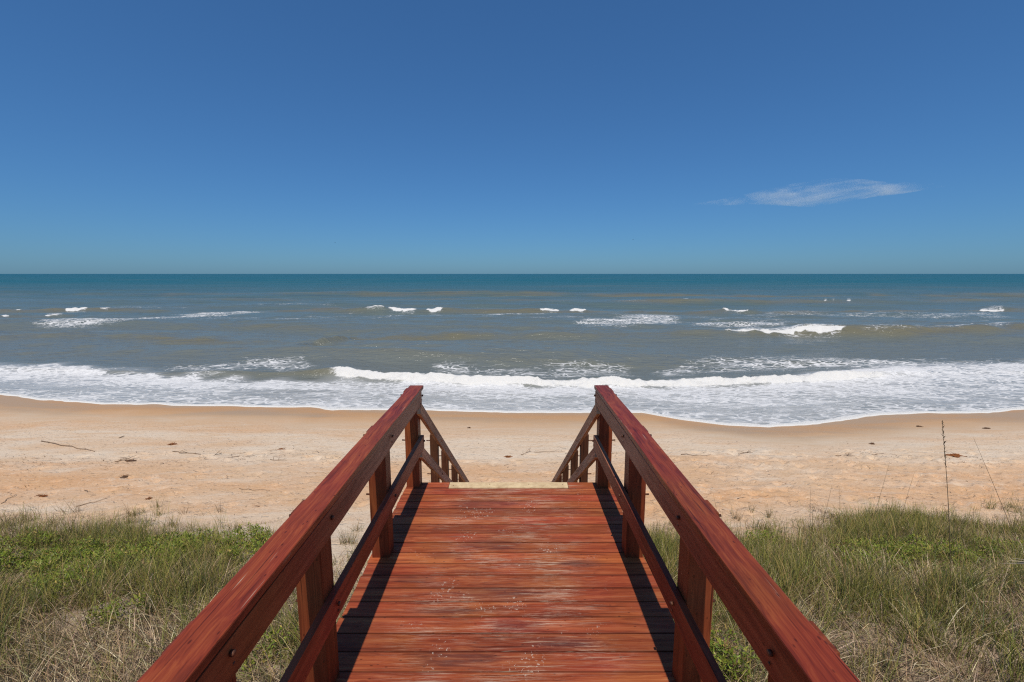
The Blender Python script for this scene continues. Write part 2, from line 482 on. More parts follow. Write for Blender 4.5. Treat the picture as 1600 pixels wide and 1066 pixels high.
fmask = t.math('MAXIMUM', fmask, t.step(t.math('ADD', core_a, t.math('MULTIPLY', t.math('SUBTRACT', f2, 0.5), 0.9)), 0.28, 0.68))
fcol = t.mix(t.step(f2, 0.35, 0.6), (0.56, 0.545, 0.52), (0.76, 0.735, 0.695))
fcol = t.mix(t.step(core_a, 0.2, 0.7), fcol, (0.76, 0.725, 0.66))
fb = t.bump(t.math('ADD', t.math('MULTIPLY', f2, 0.8), t.math('MULTIPLY', t.noise(P, 9.0, 4.0, 0.7), t.math('ADD', 0.12, t.math('MULTIPLY', core_a, 1.3)))), 0.5, 0.22)
foam = t.principled(fcol, 0.75, fb, 0.25)
ms = t.n('ShaderNodeMixShader')
t.l(fmask, ms.inputs[0]); t.l(water, ms.inputs[1]); t.l(foam, ms.inputs[2])
M_SEA = t.done(ms.outputs[0])

# ------------------------------------------------------------------ materials: plants and litter
def blade_mat(name, transl=0.25, rough=0.6):
    t = NT(name)
    c = t.attr('tone', 'Color')
    a = t.principled(c, rough, None, 0.25)
    b = t.n('ShaderNodeBsdfTranslucent'); t.l(c, b.inputs[0])
    m = t.n('ShaderNodeMixShader'); m.inputs[0].default_value = transl
    t.l(a, m.inputs[1]); t.l(b.outputs[0], m.inputs[2])
    return t.done(m.outputs[0])
M_BLADE = blade_mat('grass_blade')
M_DRY = blade_mat('dry_grass_blade', 0.12, 0.7)
M_LEAF = blade_mat('vine_leaf', 0.3, 0.45)

def mottled(name, a, b, scale=30.0, rough=0.8):
    t = NT(name)
    n = t.noise(t.n('ShaderNodeTexCoord').outputs['Object'], scale, 4.0, 0.65)
    return t.done(t.principled(t.ramp(n, [(0.3, a), (0.7, b)]), rough, t.bump(n, 0.4, 0.004), 0.2))
M_STICK = mottled('driftwood', (0.14, 0.088, 0.055), (0.34, 0.235, 0.15))
M_WEED = mottled('orange_seaweed', (0.09, 0.028, 0.010), (0.33, 0.115, 0.03), 40.0)
M_DKWEED = mottled('dark_seaweed', (0.05, 0.028, 0.016), (0.16, 0.09, 0.05), 40.0)
M_STALK = mottled('sea_oat_stalk', (0.10, 0.068, 0.036), (0.25, 0.18, 0.10), 60.0)
M_BIRD = mottled('bird_feathers', (0.03, 0.03, 0.03), (0.09, 0.09, 0.09), 8.0)

# ------------------------------------------------------------------ the water's edge
WATERLINE = [(-160, 612), (-60, 615), (0, 617), (60, 625), (110, 628), (150, 631), (230, 632), (300, 634), (420, 636), (490, 637), (520, 641), (620, 640), (700, 642), (800, 645), (880, 645), (1000, 645), (1060, 656), (1130, 664), (1200, 668), (1262, 665), (1320, 657), (1375, 649), (1400, 648), (1450, 646), (1540, 645), (1600, 640), (1700, 634)]
_wp = [on_ground(a, b) for a, b in WATERLINE]
_wx = np.array([p.x for p in _wp]); _wy = np.array([p.y for p in _wp])
def shore_y(x):
    x = np.asarray(x, float)
    y = np.interp(x, _wx, _wy)
    y = y + 0.10 * vnoise(x * 0.9, x * 0 + 2, 21) + 0.05 * vnoise(x * 2.6, x * 0 + 5, 22)
    return y

# ------------------------------------------------------------------ ground sheet
def spaced(lo, hi, fine_lo, fine_hi, step, grow=1.12):
    a = list(np.arange(fine_lo, fine_hi, step))
    s = step
    while a[-1] < hi: s *= grow; a.append(a[-1] + s)
    s = step
    while a[0] > lo: s *= grow; a.insert(0, a[0] - s)
    return np.array(a)
gx = spaced(-400, 400, -21, 21, 0.095, 1.06)
gyv = spaced(-150, 120, 3.0, 19, 0.08, 1.05)
GX, GY = np.meshgrid(gx, gyv)
GZ = ground(GX, GY)
# footprints and scuffs in the dry sand
foot = np.zeros_like(GZ)
fr = np.random.default_rng(5)
for k in range(560):
    fx = fr.uniform(-17, 20)
    if fr.random() < 0.6: fx = fr.uniform(3, 20)
    fy = fr.uniform(9.6, 15.5)
    i0, i1 = np.searchsorted(gx, fx - 0.5), np.searchsorted(gx, fx + 0.5)
    j0, j1 = np.searchsorted(gyv, fy - 0.5), np.searchsorted(gyv, fy + 0.5)
    a = fr.uniform(0, math.pi); dx = GX[j0:j1, i0:i1] - fx; dy = GY[j0:j1, i0:i1] - fy
    u = (dx * math.cos(a) + dy * math.sin(a)) / fr.uniform(0.12, 0.24); v = (-dx * math.sin(a) + dy * math.cos(a)) / fr.uniform(0.08, 0.13)
    r2 = u * u + v * v
    foot[j0:j1, i0:i1] += fr.uniform(0.025, 0.07) * (-np.exp(-r2) + 0.55 * np.exp(-(np.sqrt(r2) - 1.6) ** 2 * 4))
GZ = GZ + foot
shore = shore_y(GX) - GY
def edge_y(x):
    """how far seaward the dune plants reach"""
    x = np.asarray(x, float)
    return np.interp(x, [-30, -9.5, -7.0, -5.0, -3.6, -2.2, -1.0, 1.2, 2.4, 3.4, 5.0, 7.5, 10, 30], [9.6, 9.4, 9.1, 8.1, 7.4, 7.0, 7.0, 7.9, 8.2, 8.2, 8.7, 9.1, 9.3, 9.6]) + 0.5 * vnoise(x * 0.8, x * 0, 31)
dune_a = sm(0.5, -1.2, GY - edge_y(GX)) * np.clip(0.72 + 0.6 * fbm(GX * 0.7, GY * 0.7, 33), 0, 1)
_px, _py = to_px(GX, np.maximum(GY, 1.0), GZ)
tint = np.interp(GY, [-5, 8, 9.6, 11.5, 13.5, 15, 17, 19, 22, 26], [0.25, 0.25, 0.35, 0.72, 0.55, 0.15, 0.25, 0.45, 0.7, 0.8]) + 0.34 * fbm(GX * 0.22, GY * 0.55, 40)
g_ob = link('beach_ground', grid_mesh('beach_ground', np.stack([GX, GY, GZ], -1), M_SAND, {'shore': shore, 'dune': dune_a, 'tint': tint}))
tag(g_ob, kind='structure')

# ------------------------------------------------------------------ sea
def polyline_y(px, pts):
    return np.interp(px, [p[0] for p in pts], [p[1] for p in pts])
d_near, d_far = 0.0, 45000.0
pix = np.concatenate([np.linspace(0, 1, 330)])
# rows: offsets seaward of the water's edge, spaced so each covers about the same slice of the view
base = 19.0
thetas = np.linspace(math.atan(7.45 / base), math.atan(7.45 / 260.0), 400)
rows = 7.45 / np.tan(thetas) - base
rows = np.concatenate([[-0.25, -0.04], rows + 0.0, np.geomspace(260 - base, d_far, 60)[1:]])
ncol = 720
U = np.linspace(-1, 1, ncol)
SX = np.zeros((len(rows), ncol)); SY = np.zeros_like(SX)
for j, s in enumerate(rows):
    d = base + max(s, 0)
    SX[j] = U * (1.6 * d + 8)
SYs = shore_y(SX)
S = np.repeat(rows[:, None], ncol, 1)
blend = np.exp(-np.maximum(S, 0) / 40.0)
SY = S + SYs * blend + 24.0 * (1 - blend)
PX, PY = to_px(SX, SY, SEA)
drow = np.gradient(SY, axis=0)

zz = np.zeros_like(SX)
foam = np.zeros_like(SX)
core = np.zeros_like(SX)
front_brown = np.zeros_like(SX)
WPX = PX + 26 * fbm(SX * 0.12, SY * 0.22, 201)
WPY = PY + 9 * fbm(SX * 0.16, SY * 0.30, 202) * np.clip(700 / np.maximum(SY, 20) / 22, 0.4, 1)
# wind sea: trains of small waves, each dropped where the sheet is too coarse to carry it
wr = np.random.default_rng(3)
shoal = sm(3, 16, S)
for k in range(30):
    lam = 1.6 * (1.17 ** k)
    if lam > 90: break
    ang = wr.normal(0, 0.42 if lam < 12 else 0.16)
    amp = 0.0145 * lam ** 0.80
    kx, ky = math.sin(ang) * 2 * math.pi / lam, math.cos(ang) * 2 * math.pi / lam
    fade = sm(0.42, 0.18, drow / lam)
    env = 0.55 + 0.75 * vnoise(SX / (lam * 3.1), SY / (lam * 2.2), 60 + k)
    ph = kx * SX + ky * SY + wr.uniform(0, 6.28)
    zz += amp * fade * np.clip(env, 0, 1.4) * (np.sin(ph) + 0.22 * np.sin(2 * ph + 0.6)) * shoal

def crest(pts, A, wf, wb, wob=0.6, seed=0):
    """a wave crest along a line given in photo pixels on the sea; steep to the shore, long behind"""
    global zz
    w = [on_plane(a, b, SEA) for a, b in pts]
    xs = np.array([p[0] for p in w]); ys = np.array([p[1] for p in w])
    o = np.argsort(xs)
    yc = np.interp(SX, xs[o], ys[o]) + wob * fbm(SX * 0.11, SX * 0 + seed, 80 + seed)
    a = np.interp(PX, [p[0] for p in pts], A) if isinstance(A, (list, tuple)) else A
    s = SY - yc
    h = np.where(s < 0, np.exp(-(s / wf) ** 2), np.exp(-(s / wb) ** 2))
    zz = zz + a * h * (0.85 + 0.3 * vnoise(SX * 0.3, SX * 0 + 3, 90 + seed))
    global front_brown
    front_brown = np.maximum(front_brown, np.clip(a * 1.5, 0, 1) * np.where(s < 0, np.exp(-((s + wf * 0.55) / (wf * 0.75)) ** 2), np.exp(-((s + wf * 0.55) / (wf * 0.7)) ** 2)) * np.clip(0.8 + 0.7 * vnoise(SX * 0.09, SX * 0, 300 + seed), 0.1, 1))
    return s, a, h

# the broken wave close to the beach
B1 = [(-200, 580), (0, 578), (250, 585), (420, 586), (520, 585), (620, 592), (720, 597), (900, 600), (1050, 599), (1200, 594), (1300, 590), (1380, 586), (1480, 582), (1600, 582), (1800, 580)]
s, a, h = crest(B1, [0.12, 0.14, 0.22, 0.30, 0.50, 0.52, 0.48, 0.45, 0.45, 0.45, 0.45, 0.38, 0.18, 0.10, 0.1], 0.55, 2.6, 0.35, 1)
act = np.interp(PX, [505, 530, 1360, 1400], [0, 1, 1, 0])
lump = fbm(SX * 1.6, SY * 1.6, 99, 4)
front = sm(-1.15 - 0.35 * vnoise(SX * 1.1, SX * 0, 97), -0.45, s) * sm(0.55 + 0.3 * vnoise(SX * 1.7, SX * 0, 98), 0.0, s)
core = np.maximum(core, act * front * (0.86 + 0.5 * lump))
zz += act * front * (0.26 * (lump + 0.2) + 0.10 * fbm(SX * 4.5, SY * 4.5, 96, 2))
# swells further out
c2 = crest([(-300, 528), (0, 533), (200, 530), (330, 537), (480, 545), (560, 528), (700, 524), (900, 526), (1100, 528), (1250, 525), (1400, 526), (1600, 523), (1900, 522)],
           [0.5, 0.7, 0.75, 0.65, 0.45, 0.65, 0.85, 0.85, 0.85, 1.0, 0.9, 0.8, 0.7], 2.1, 6.0, 1.0, 2)
c2b = crest([(-300, 549), (0, 552), (500, 556), (640, 562), (900, 566), (1100, 570), (1500, 560), (1900, 555)], [0.1, 0.12, 0.22, 0.25, 0.2, 0.1, 0.05, 0.05], 1.1, 3.0, 0.8, 12)
c3 = crest([(-300, 486), (0, 484), (150, 484), (400, 486), (480, 485), (600, 487), (700, 487), (900, 488), (960, 488), (1060, 492), (1140, 489), (1200, 492), (1300, 485), (1450, 484), (1600, 483), (1900, 483)],
           [0.5, 0.7, 0.9, 0.3, 0.7, 1.2, 1.1, 0.95, 0.6, 0.3, 1.1, 0.7, 0.5, 0.8, 0.9, 0.7], 3.0, 8.0, 1.6, 3)
c3b = crest([(-300, 493), (0, 492), (100, 491), (200, 492), (300, 495), (500, 500)], [0.4, 0.5, 0.6, 0.4, 0.1, 0], 2.2, 6.0, 1.5, 4)
c4 = crest([(-300, 470), (300, 471), (700, 469), (1000, 473), (1100, 472), (1300, 474), (1600, 472), (1900, 470)], [0.3, 0.3, 0.35, 0.6, 0.5, 0.5, 0.4, 0.4], 4.0, 12.0, 4.0, 5)
c5 = crest([(-300, 459), (300, 460), (700, 461), (1300, 463), (1900, 458)], [0.4, 0.3, 0.5, 0.6, 0.4], 7.0, 20.0, 8.0, 6)
c6 = crest([(-300, 506), (250, 508), (420, 512), (520, 516), (800, 512), (1100, 520)], [0.2, 0.3, 0.35, 0.3, 0.15, 0], 1.8, 5.0, 1.5, 7)

def spill(cr, x0, x1, depth, k=1.0, soft=9.0):
    """white water tumbling down the front of a crest between two photo columns"""
    global core, zz
    s, a, h = cr
    m = sm(x0 - soft, x0 + soft * 0.4, PX) * sm(x1 + soft, x1 - soft * 0.4, PX)
    uu = np.clip((PX - x0 + soft) / (x1 - x0 + 2 * soft), 0, 1)
    dp = depth * (0.30 + 0.70 * np.sin(np.pi * uu) ** 0.6) * (1 + 0.40 * vnoise(SX * 1.6, SX * 0, 70) + 0.25 * vnoise(SX * 0.5, SX * 0, 75))
    m = m * sm(-dp, -dp * 0.5, s) * sm(dp * 0.3, 0.0, s + 0.3 * vnoise(SX * 0.8, SX * 0, 76))
    core = np.maximum(core, m * k)
    global foam
    mx = sm(x0 - soft * 2, x0 + soft, PX) * sm(x1 + soft * 2, x1 - soft, PX)
    foam = np.maximum(foam, 0.58 * mx * sm(9.0, 0.5, s) * sm(-1.5, 0.3, s))
    foam = np.maximum(foam, 0.42 * mx * sm(-3.2 * depth, -depth, s) * sm(0.5, -0.5, s))
    zz = zz + 0.22 * m * (vnoise(SX * 0.9, SY * 1.1, 71) + 0.6 * vnoise(SX * 2.0, SY * 2.0, 72))
for x0, x1, dp, k in [(566, 602, 1.2, 0.75), (606, 648, 2.8, 1.0), (666, 688, 2.4, 1.0), (843, 870, 2.6, 1.0), (890, 912, 2.8, 1.0), (1128, 1165, 2.2, 1.0), (102, 134, 3.2, 1.0), (156, 168, 1.8, 0.9), (24, 30, 1.8, 0.9), (1530, 1566, 1.8, 0.9)]:
    spill(c3, x0, x1, dp, k, 5.0)
for x0, x1, dp in [(70, 96, 2.2), (2, 10, 1.4)]: spill(c3b, x0, x1, dp, 1.0, 4.0)
spill(c2, 1190, 1262, 1.5, 0.95, 16.0)
spill(c2, 1240, 1312, 2.0, 1.0, 14.0)
spill(c2, 1130, 1200, 0.7, 0.7, 16.0)
for x0, x1 in [(1066, 1074), (1285, 1290), (1297, 1302), (1320, 1327)]: spill(c4, x0, x1, 1.2, 0.7, 2.0)

def patch(pts, strength, soft=3.0):
    """drifting foam: (column, upper row, lower row) stations"""
    global foam
    xs = [p[0] for p in pts]
    up = np.interp(WPX, xs, [p[1] for p in pts]); dn = np.interp(WPX, xs, [p[2] for p in pts])
    hw = np.maximum((dn - up) * 0.5, 1.0)
    m = sm(xs[0] - 20, xs[0] + 45, WPX) * sm(xs[-1] + 20, xs[-1] - 45, WPX) * sm(1.35, 0.15, np.abs(WPY - (up + dn) / 2) / hw)
    foam = np.maximum(foam, m * strength)
patch([(25, 508, 517), (140, 499, 515), (240, 490, 507), (330, 485, 497), (420, 481, 489)], 0.60)
patch([(745, 491, 501), (890, 490, 500)], 0.56)
patch([(880, 505, 517), (940, 494, 518), (1000, 487, 518), (1045, 487, 517), (1075, 496, 516)], 0.64)
patch([(1060, 503, 517), (1190, 508, 518), (1240, 512, 518)], 0.58)
patch([(1040, 490, 505), (1120, 495, 508), (1240, 486, 497), (1600, 484, 500)], 0.46)
patch([(1300, 512, 530), (1420, 511, 531), (1600, 512, 524)], 0.54)
patch([(0, 553, 560), (60, 553, 559)], 0.5)
patch([(230, 570, 592), (360, 561, 592), (470, 562, 592), (530, 568, 590)], 0.56)
patch([(660, 567, 592), (720, 563, 596), (900, 560, 600), (1010, 568, 600)], 0.53)
patch([(1000, 576, 598), (1110, 549, 594), (1200, 547, 590), (1330, 550, 588), (1480, 556, 585), (1800, 560, 590)], 0.58)
streak = sm(0.18, 0.5, fbm(SX * 0.035, SY * 0.12, 210)) * sm(445, 480, PY) * sm(600, 560, PY)
foam = np.maximum(foam, 0.40 * streak)
# the white run-up between the broken wave and the sand
top = polyline_y(PX, [(-300, 566), (0, 573), (80, 573), (170, 581), (300, 588), (480, 592), (530, 588), (900, 602), (1200, 596), (1380, 575), (1480, 566), (1600, 565), (1900, 560)])
run = sm(-6, 9, PY - top + 5 * vnoise(SX * 0.6, SY * 0.9, 50))
den = 0.70 + 0.26 * fbm(SX * 0.13 + 0.25 * SY, SY * 0.30, 51) + 0.16 * sm(26, 4, PY - top) - 0.16 * np.exp(-((S - 2.2) / 1.8) ** 2)
foam = np.maximum(foam, run * den)
film = run * sm(0.0, 0.5, S) * np.clip(0.85 + 0.35 * fbm(SX * 0.2, SY * 0.4, 58), 0, 1)
# bright lip of foam right at the edge, and fainter older lips behind it
lipn = vnoise(SX * 1.3, S * 0, 52)
core = np.maximum(core, np.exp(-((S - 0.12) / (0.22 + 0.07 * lipn)) ** 2) * 1.25)
for off, amp, sd in ((1.5, 0.45, 53), (3.2, 0.36, 54)):
    ln = off + 0.9 * vnoise(SX * 0.22, S * 0, sd) + 0.25 * vnoise(SX * 0.9, S * 0, sd + 9)
    core = np.maximum(core, amp * np.exp(-((S - ln) / 0.12) ** 2) * sm(-0.1, 0.35, vnoise(SX * 0.13, S * 0, sd + 3)))

# the run-up lies on the sloping sand, the sea behind it on its own level
ge = ground(SX, SYs)
zs = np.where(S < 0.1, ge - 0.10 + 0.13 * sm(-0.25, 0.08, S), ge + 0.03)
lift = sm(0.0, 7.0, S)
Zs = zs * (1 - lift) + SEA * lift + zz * sm(0.3, 4.0, S) + 0.02 * fbm(SX * 1.2, SY * 1.6, 55) * sm(0.1, 0.6, S)
gnd = ground(SX, SY)
Zs = np.where(S > 0.05, np.maximum(Zs, gnd + 0.02 * sm(0, 0.3, S)), Zs)
sea = link('sea', grid_mesh('sea', np.stack([SX, SY, Zs], -1), M_SEA, {'foam': foam, 'core': core, 'film': film, 'front_brown': front_brown}))
tag(sea, kind='structure')

# ------------------------------------------------------------------ the wooden walkover
CXD = -0.035                                  # centre line of the walkway
walk = empty('beach_walkover', (CXD, 4.5, 0.0))
tag(walk, 'red stained timber boardwalk with railings and stairs leading down to the beach', 'boardwalk')
W0 = Vector((CXD, 4.5, 0.0))
def part(name, me, loc, parent=walk, rot=None):
    """loc in world metres; every parent is placed without rotation"""
    o = link(name, me, None, parent)
    o.location = Vector(loc) - world_of(parent)
    if rot: o.rotation_euler = rot
    return o
def world_of(o):
    v = Vector((0, 0, 0))
    while o is not None: v += o.location; o = o.parent
    return v

PITCH_B, END = 0.1375, 4.585
variants = [box_mesh('board', (2.14, 0.1318, 0.038), M_DECK, 0.006, 2) for _ in range(4)]
for me in variants:                            # each sawn a little differently
    for v in me.vertices:
        v.co.x += 0.012 * math.copysign(random.random(), v.co.x)
        v.co.z += 0.0012 * math.sin(v.co.x * 2.3 + random.random() * 0.2)
NB = 50
for i in range(NB):
    y = END - PITCH_B * (i + 0.5)
    if i == 0:                                 # the last board is cut for the pale strip
        for sx, x0, x1 in ((-1, -1.07, -0.628), (1, 0.625, 1.07)):
            part('board', box_mesh('board', (x1 - x0, 0.1325, 0.038), M_DECK, 0.004, 2), (CXD + (x0 + x1) / 2, y, -0.019))
        o = part('edge_strip', box_mesh('edge_strip', (1.247, 0.121, 0.038), M_YEL, 0.005, 2), (CXD - 0.0015, y + 0.004, -0.016))
        o['label'] = 'pale yellow strip set into the last board at the stair head'
        for nx in (-0.58, -0.2, 0.21, 0.57):
            part('nail', tube_mesh('nail', [(0, 0, 0), (0, 0, 0.0015)], [0.006, 0.005], M_STEEL, 7), (CXD + nx, y + random.uniform(-0.02, 0.02), 0.003))
        continue
    o = part('board', variants[i % 4], (CXD + random.uniform(-0.006, 0.006), y, -0.019 + random.uniform(-0.0016, 0.0016)))
    o.rotation_euler = (random.uniform(-0.006, 0.006), 0, random.uniform(-0.0012, 0.0012))
for x in (-0.99, -0.35, 0.35, 0.99):
    part('joist', box_mesh('joist', (0.045, 6.8, 0.19), M_TREAD, 0.004), (CXD + x, END - 3.43, -0.136))
part('end_beam', box_mesh('end_beam', (2.02, 0.040, 0.185), M_TREAD, 0.004), (CXD, END + 0.0, -0.1345))

POSTS = [-2.05, -0.85, 0.30, 1.33, 2.17, 3.35, 4.53]
STAIR_A = math.atan(0.655)
def bolt_mesh(sgn):
    me = tube_mesh('bolt', [(-sgn * 0.004, 0, 0), (-sgn * 0.016, 0, 0), (-sgn * 0.0165, 0, 0)], [0.0115, 0.010, 0.003], M_STEEL, 8)
    return me
for sgn, side in ((-1, 'left'), (1, 'right')):
    # the flat cap is the railing; posts, boards and bolts belong to it
    L = 7.0
    cap = part('railing', bow(box_mesh('railing', (0.138, L, 0.038), M_CAP, 0.006, 2), 1, 0.004, 26), (CXD + sgn * 0.946, END - L / 2 - 0.03, 1.051))
    cap['label'] = f'railing along the {side} side of the walkway'
    part('side_rail', bow(box_mesh('side_rail', (0.032, L - 0.01, 0.142), M_SIDE, 0.005, 2), 1, 0.0025, 26), (CXD + sgn * 0.908, END - L / 2 - 0.033, 0.944), cap)
    part('middle_rail', bow(box_mesh('middle_rail', (0.038, L, 0.138), M_MID, 0.004, 2), 1, 0.003, 26), (CXD + sgn * 0.904, END - L / 2 - 0.03, 0.468), cap)
    for y in POSTS:
        g = float(ground(CXD + sgn, y))
        zb = g - 0.4
        part('post', box_mesh('post', (0.136, 0.138, 1.03 - zb), M_POST, 0.006, 2), (CXD + sgn * 0.993, y, (1.03 + zb) / 2), cap)
        for z in (0.955, 0.47):
            part('bolt', bolt_mesh(sgn), (CXD + sgn * (0.892 if z > 0.6 else 0.885), y, z + 0.012), cap)
            part('nail', tube_mesh('nail', [(0, 0, 0), (-sgn * 0.003, 0, 0)], [0.006, 0.006], M_STEEL, 6), (CXD + sgn * (0.892 if z > 0.6 else 0.885), y + 0.012, z - 0.038), cap)
            part('bolt', tube_mesh('bolt', [(0, 0, 0), (sgn * 0.052, 0, 0.001)], [0.0075, 0.0075], M_STEEL, 8), (CXD + sgn * 1.060, y + 0.02, z + 0.012), cap)
            part('nut', tube_mesh('nut', [(0, 0, 0), (sgn * 0.014, 0, 0)], [0.017, 0.017], M_STEEL, 6), (CXD + sgn * 1.061, y + 0.02, z + 0.012), cap)
    # handrail of the stairs
    L2 = 6.05
    def slope_point(y, z_at): return z_at - (y - 4.47) * math.tan(STAIR_A)
    def sloped(name, w, hgt, z_at, y0, y1, x, m, parent):
        ln = (y1 - y0) / math.cos(STAIR_A)
        yc = (y0 + y1) / 2
        return part(name, box_mesh(name, (w, ln, hgt), m, 0.004, 2), (x, yc, slope_point(yc, z_at)), parent, (-STAIR_A, 0, 0))
    sr = sloped('stair_railing', 0.038, 0.118, 0.842, 4.45, 10.0, CXD + sgn * 0.905, M_STAIR, walk)
    sr['label'] = f'weathered brown handrail going down the {side} side of the stairs'
    # children hang from a sloped parent: give them their own world placing
    inv = (Matrix.Translation(world_of(sr)) @ Matrix.Rotation(-STAIR_A, 4, 'X')).inverted()
    def hang(name, me, loc, rx=0.0):
        o = link(name, me, None, sr)
        o.matrix_parent_inverse = inv
        o.location = loc
        o.rotation_euler = (rx, 0, 0)
        return o
    ln = (10.0 - 4.47) / math.cos(STAIR_A)
    hang('lower_rail', box_mesh('lower_rail', (0.038, ln, 0.112), M_STAIR, 0.004, 2), (CXD + sgn * 0.905, 7.235, slope_point(7.235, 0.385)), -STAIR_A)
    for y in (5.68, 6.55, 7.6, 8.6, 9.6):
        zt = slope_point(y, 0.842) + 0.095
        zb = float(ground(CXD + sgn, y)) - 0.4
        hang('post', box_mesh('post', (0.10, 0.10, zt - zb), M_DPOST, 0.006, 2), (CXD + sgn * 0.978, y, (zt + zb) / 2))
        for q in (0.842, 0.385):
            z = slope_point(y, q)
            hang('bolt', bolt_mesh(sgn), (CXD + sgn * 0.886, y, z))
            hang('bolt', tube_mesh('bolt', [(0, 0, 0), (sgn * 0.055, 0, 0)], [0.0075, 0.0075], M_STEEL, 8), (CXD + sgn * 1.026, y, z))
# stairs
RISE, RUN = 0.18, 0.18 / math.tan(STAIR_A)
n_st = 18
for x in (-0.84, 0.0, 0.84):
    ln = (n_st * RUN + 0.25) / math.cos(STAIR_A)
    yc = END + 0.03 + n_st * RUN / 2
    part('stringer', box_mesh('stringer', (0.045, ln, 0.235), M_STAIR, 0.004), (CXD + x, yc + 0.12, -RISE * n_st / 2 - 0.24), walk, (-STAIR_A, 0, 0))
tread_me = box_mesh('tread', (1.74, 0.262, 0.038), M_TREAD, 0.005, 2)
for i in range(1, n_st):
    part('tread', tread_me, (CXD, END + 0.02 + RUN * (i - 0.5) + 0.03, -RISE * i - 0.019))

# ------------------------------------------------------------------ dune grass
def blades(name, base, hgt, az, lean, curl, width, tone, m, tone_tip=None, seg=4):
    """every blade a tapering strip of seg pieces, bending over towards az"""
    N = len(base)
    dirx, diry = np.cos(az), np.sin(az)
    sx, sy = -np.sin(az), np.cos(az)
    face = rng.uniform(-1.2, 1.2, N)                      # turn the flat of the blade
    fx, fy = sx * np.cos(face) + dirx * np.sin(face), sy * np.cos(face) + diry * np.sin(face)
    V = np.zeros((N, 2 * seg + 1, 3)); C = np.zeros((N, 2 * seg + 1, 3))
    pos = base.copy()
    for k in range(seg + 1):
        u = k / seg
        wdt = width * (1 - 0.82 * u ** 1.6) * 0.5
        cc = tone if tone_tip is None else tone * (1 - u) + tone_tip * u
        if k < seg:
            V[:, 2 * k] = pos + np.stack([fx * wdt, fy * wdt, 0 * wdt], -1)
            V[:, 2 * k + 1] = pos - np.stack([fx * wdt, fy * wdt, 0 * wdt], -1)
            C[:, 2 * k] = cc; C[:, 2 * k + 1] = cc
            a = lean + curl * (u + 0.5 / seg) ** 1.3
            stp = hgt / seg
            pos = pos + np.stack([dirx * np.sin(a) * stp, diry * np.sin(a) * stp, np.cos(a) * stp], -1)
            fx = fx + rng.normal(0, 0.08, N); fy = fy + rng.normal(0, 0.08, N)
        else:
            V[:, 2 * k] = pos; C[:, 2 * k] = cc
    nvb = 2 * seg + 1
    off = (np.arange(N) * nvb)[:, None]
    quads = np.concatenate([off + np.array([[2 * k, 2 * k + 1, 2 * k + 3, 2 * k + 2]]) for k in range(seg - 1)], 1).reshape(-1, 4)
    tris = (off + np.array([[2 * seg - 2, 2 * seg - 1, 2 * seg]])).reshape(-1, 3)
    me = bpy.data.meshes.new(name)
    me.vertices.add(N * nvb)
    me.vertices.foreach_set('co', V.reshape(-1).astype(np.float32))
    lo = np.concatenate([quads.reshape(-1), tris.reshape(-1)])
    me.loops.add(len(lo))
    me.loops.foreach_set('vertex_index', lo.astype(np.int32))
    nq, nt = len(quads), len(tris)
    me.polygons.add(nq + nt)
    me.polygons.foreach_set('loop_start', np.concatenate([np.arange(nq) * 4, nq * 4 + np.arange(nt) * 3]).astype(np.int32))
    me.update(calc_edges=True)
    me.polygons.foreach_set('use_smooth', np.ones(nq + nt, dtype=bool))
    at = me.attributes.new('tone', 'FLOAT_COLOR', 'POINT')
    at.data.foreach_set('color', np.concatenate([C, np.ones((N, nvb, 1))], -1).reshape(-1).astype(np.float32))
    me.materials.append(m)
    return me

def on_dune(n, dens=None, margin=0.0):
    """random spots on the dune on both sides of the walkway, seen by the photograph or just beside it"""
    out = []
    got = 0
    while got < n:
        k = 60000
        y = rng.uniform(1.6, 10.4, k); x = rng.uniform(-14.5, 15, k)
        ok = (np.abs(x - CXD) > 1.12) & (np.abs(x) < 1.28 * y + 3.0) & (y < edge_y(x) + margin + 0.55 * vnoise(x * 2.1, x * 0, 36) - 0.7 * rng.random(k) ** 2 + 1.1 * (rng.random(k) < 0.10) * rng.random(k))
        p = np.ones(k) if dens is None else dens(x, y)
        ok &= rng.random(k) < p
        out.append(np.stack([x[ok], y[ok]], -1)); got += ok.sum()
    q = np.concatenate(out)[:n]
    return q

def place(xy):
    return np.concatenate([xy, (ground(xy[:, 0], xy[:, 1]) - 0.015)[:, None]], 1)

def tones(n, cols, w=None, jit=0.18):
    cols = np.array(cols)
    c = cols[rng.choice(len(cols), n, p=w)]
    return np.clip(c * (1 + rng.normal(0, jit, (n, 1))) * (1 + rng.normal(0, 0.05, (n, 3))), 0.01, 1)

def cover(x, y):  return np.clip(0.62 + 1.1 * fbm(x * 0.55, y * 0.8, 120), 0.08, 1)
# where the low leafy vine lies
VINES = [(50, 868, 1.5, 0.75), (120, 880, 1.0, 0.5), (10, 895, 0.9, 0.5), (265, 858, 1.1, 0.45), (350, 852, 1.0, 0.5), (225, 878, 0.6, 0.4), (90, 915, 0.7, 0.35), (395, 868, 0.5, 0.35), (180, 960, 0.35, 0.2), (1390, 860, 0.75, 0.4), (1330, 875, 0.5, 0.3), (1450, 885, 0.6, 0.3), (1590, 862, 0.7, 0.35), (1520, 875, 0.6, 0.25), (1120, 880, 0.4, 0.3), (1110, 1010, 0.22, 0.2), (1130, 1050, 0.25, 0.2), (420, 1030, 0.25, 0.2), (1180, 850, 0.4, 0.3)]
VC = [(on_ground(a, b, 0.12), rx, ry) for a, b, rx, ry in VINES]
def in_vine(x, y):
    m = np.zeros_like(x)
    for c0, rx, ry in VC: m = np.maximum(m, sm(1.15, 0.6, np.hypot((x - c0.x) / rx, (y - c0.y) / ry)))
    return m
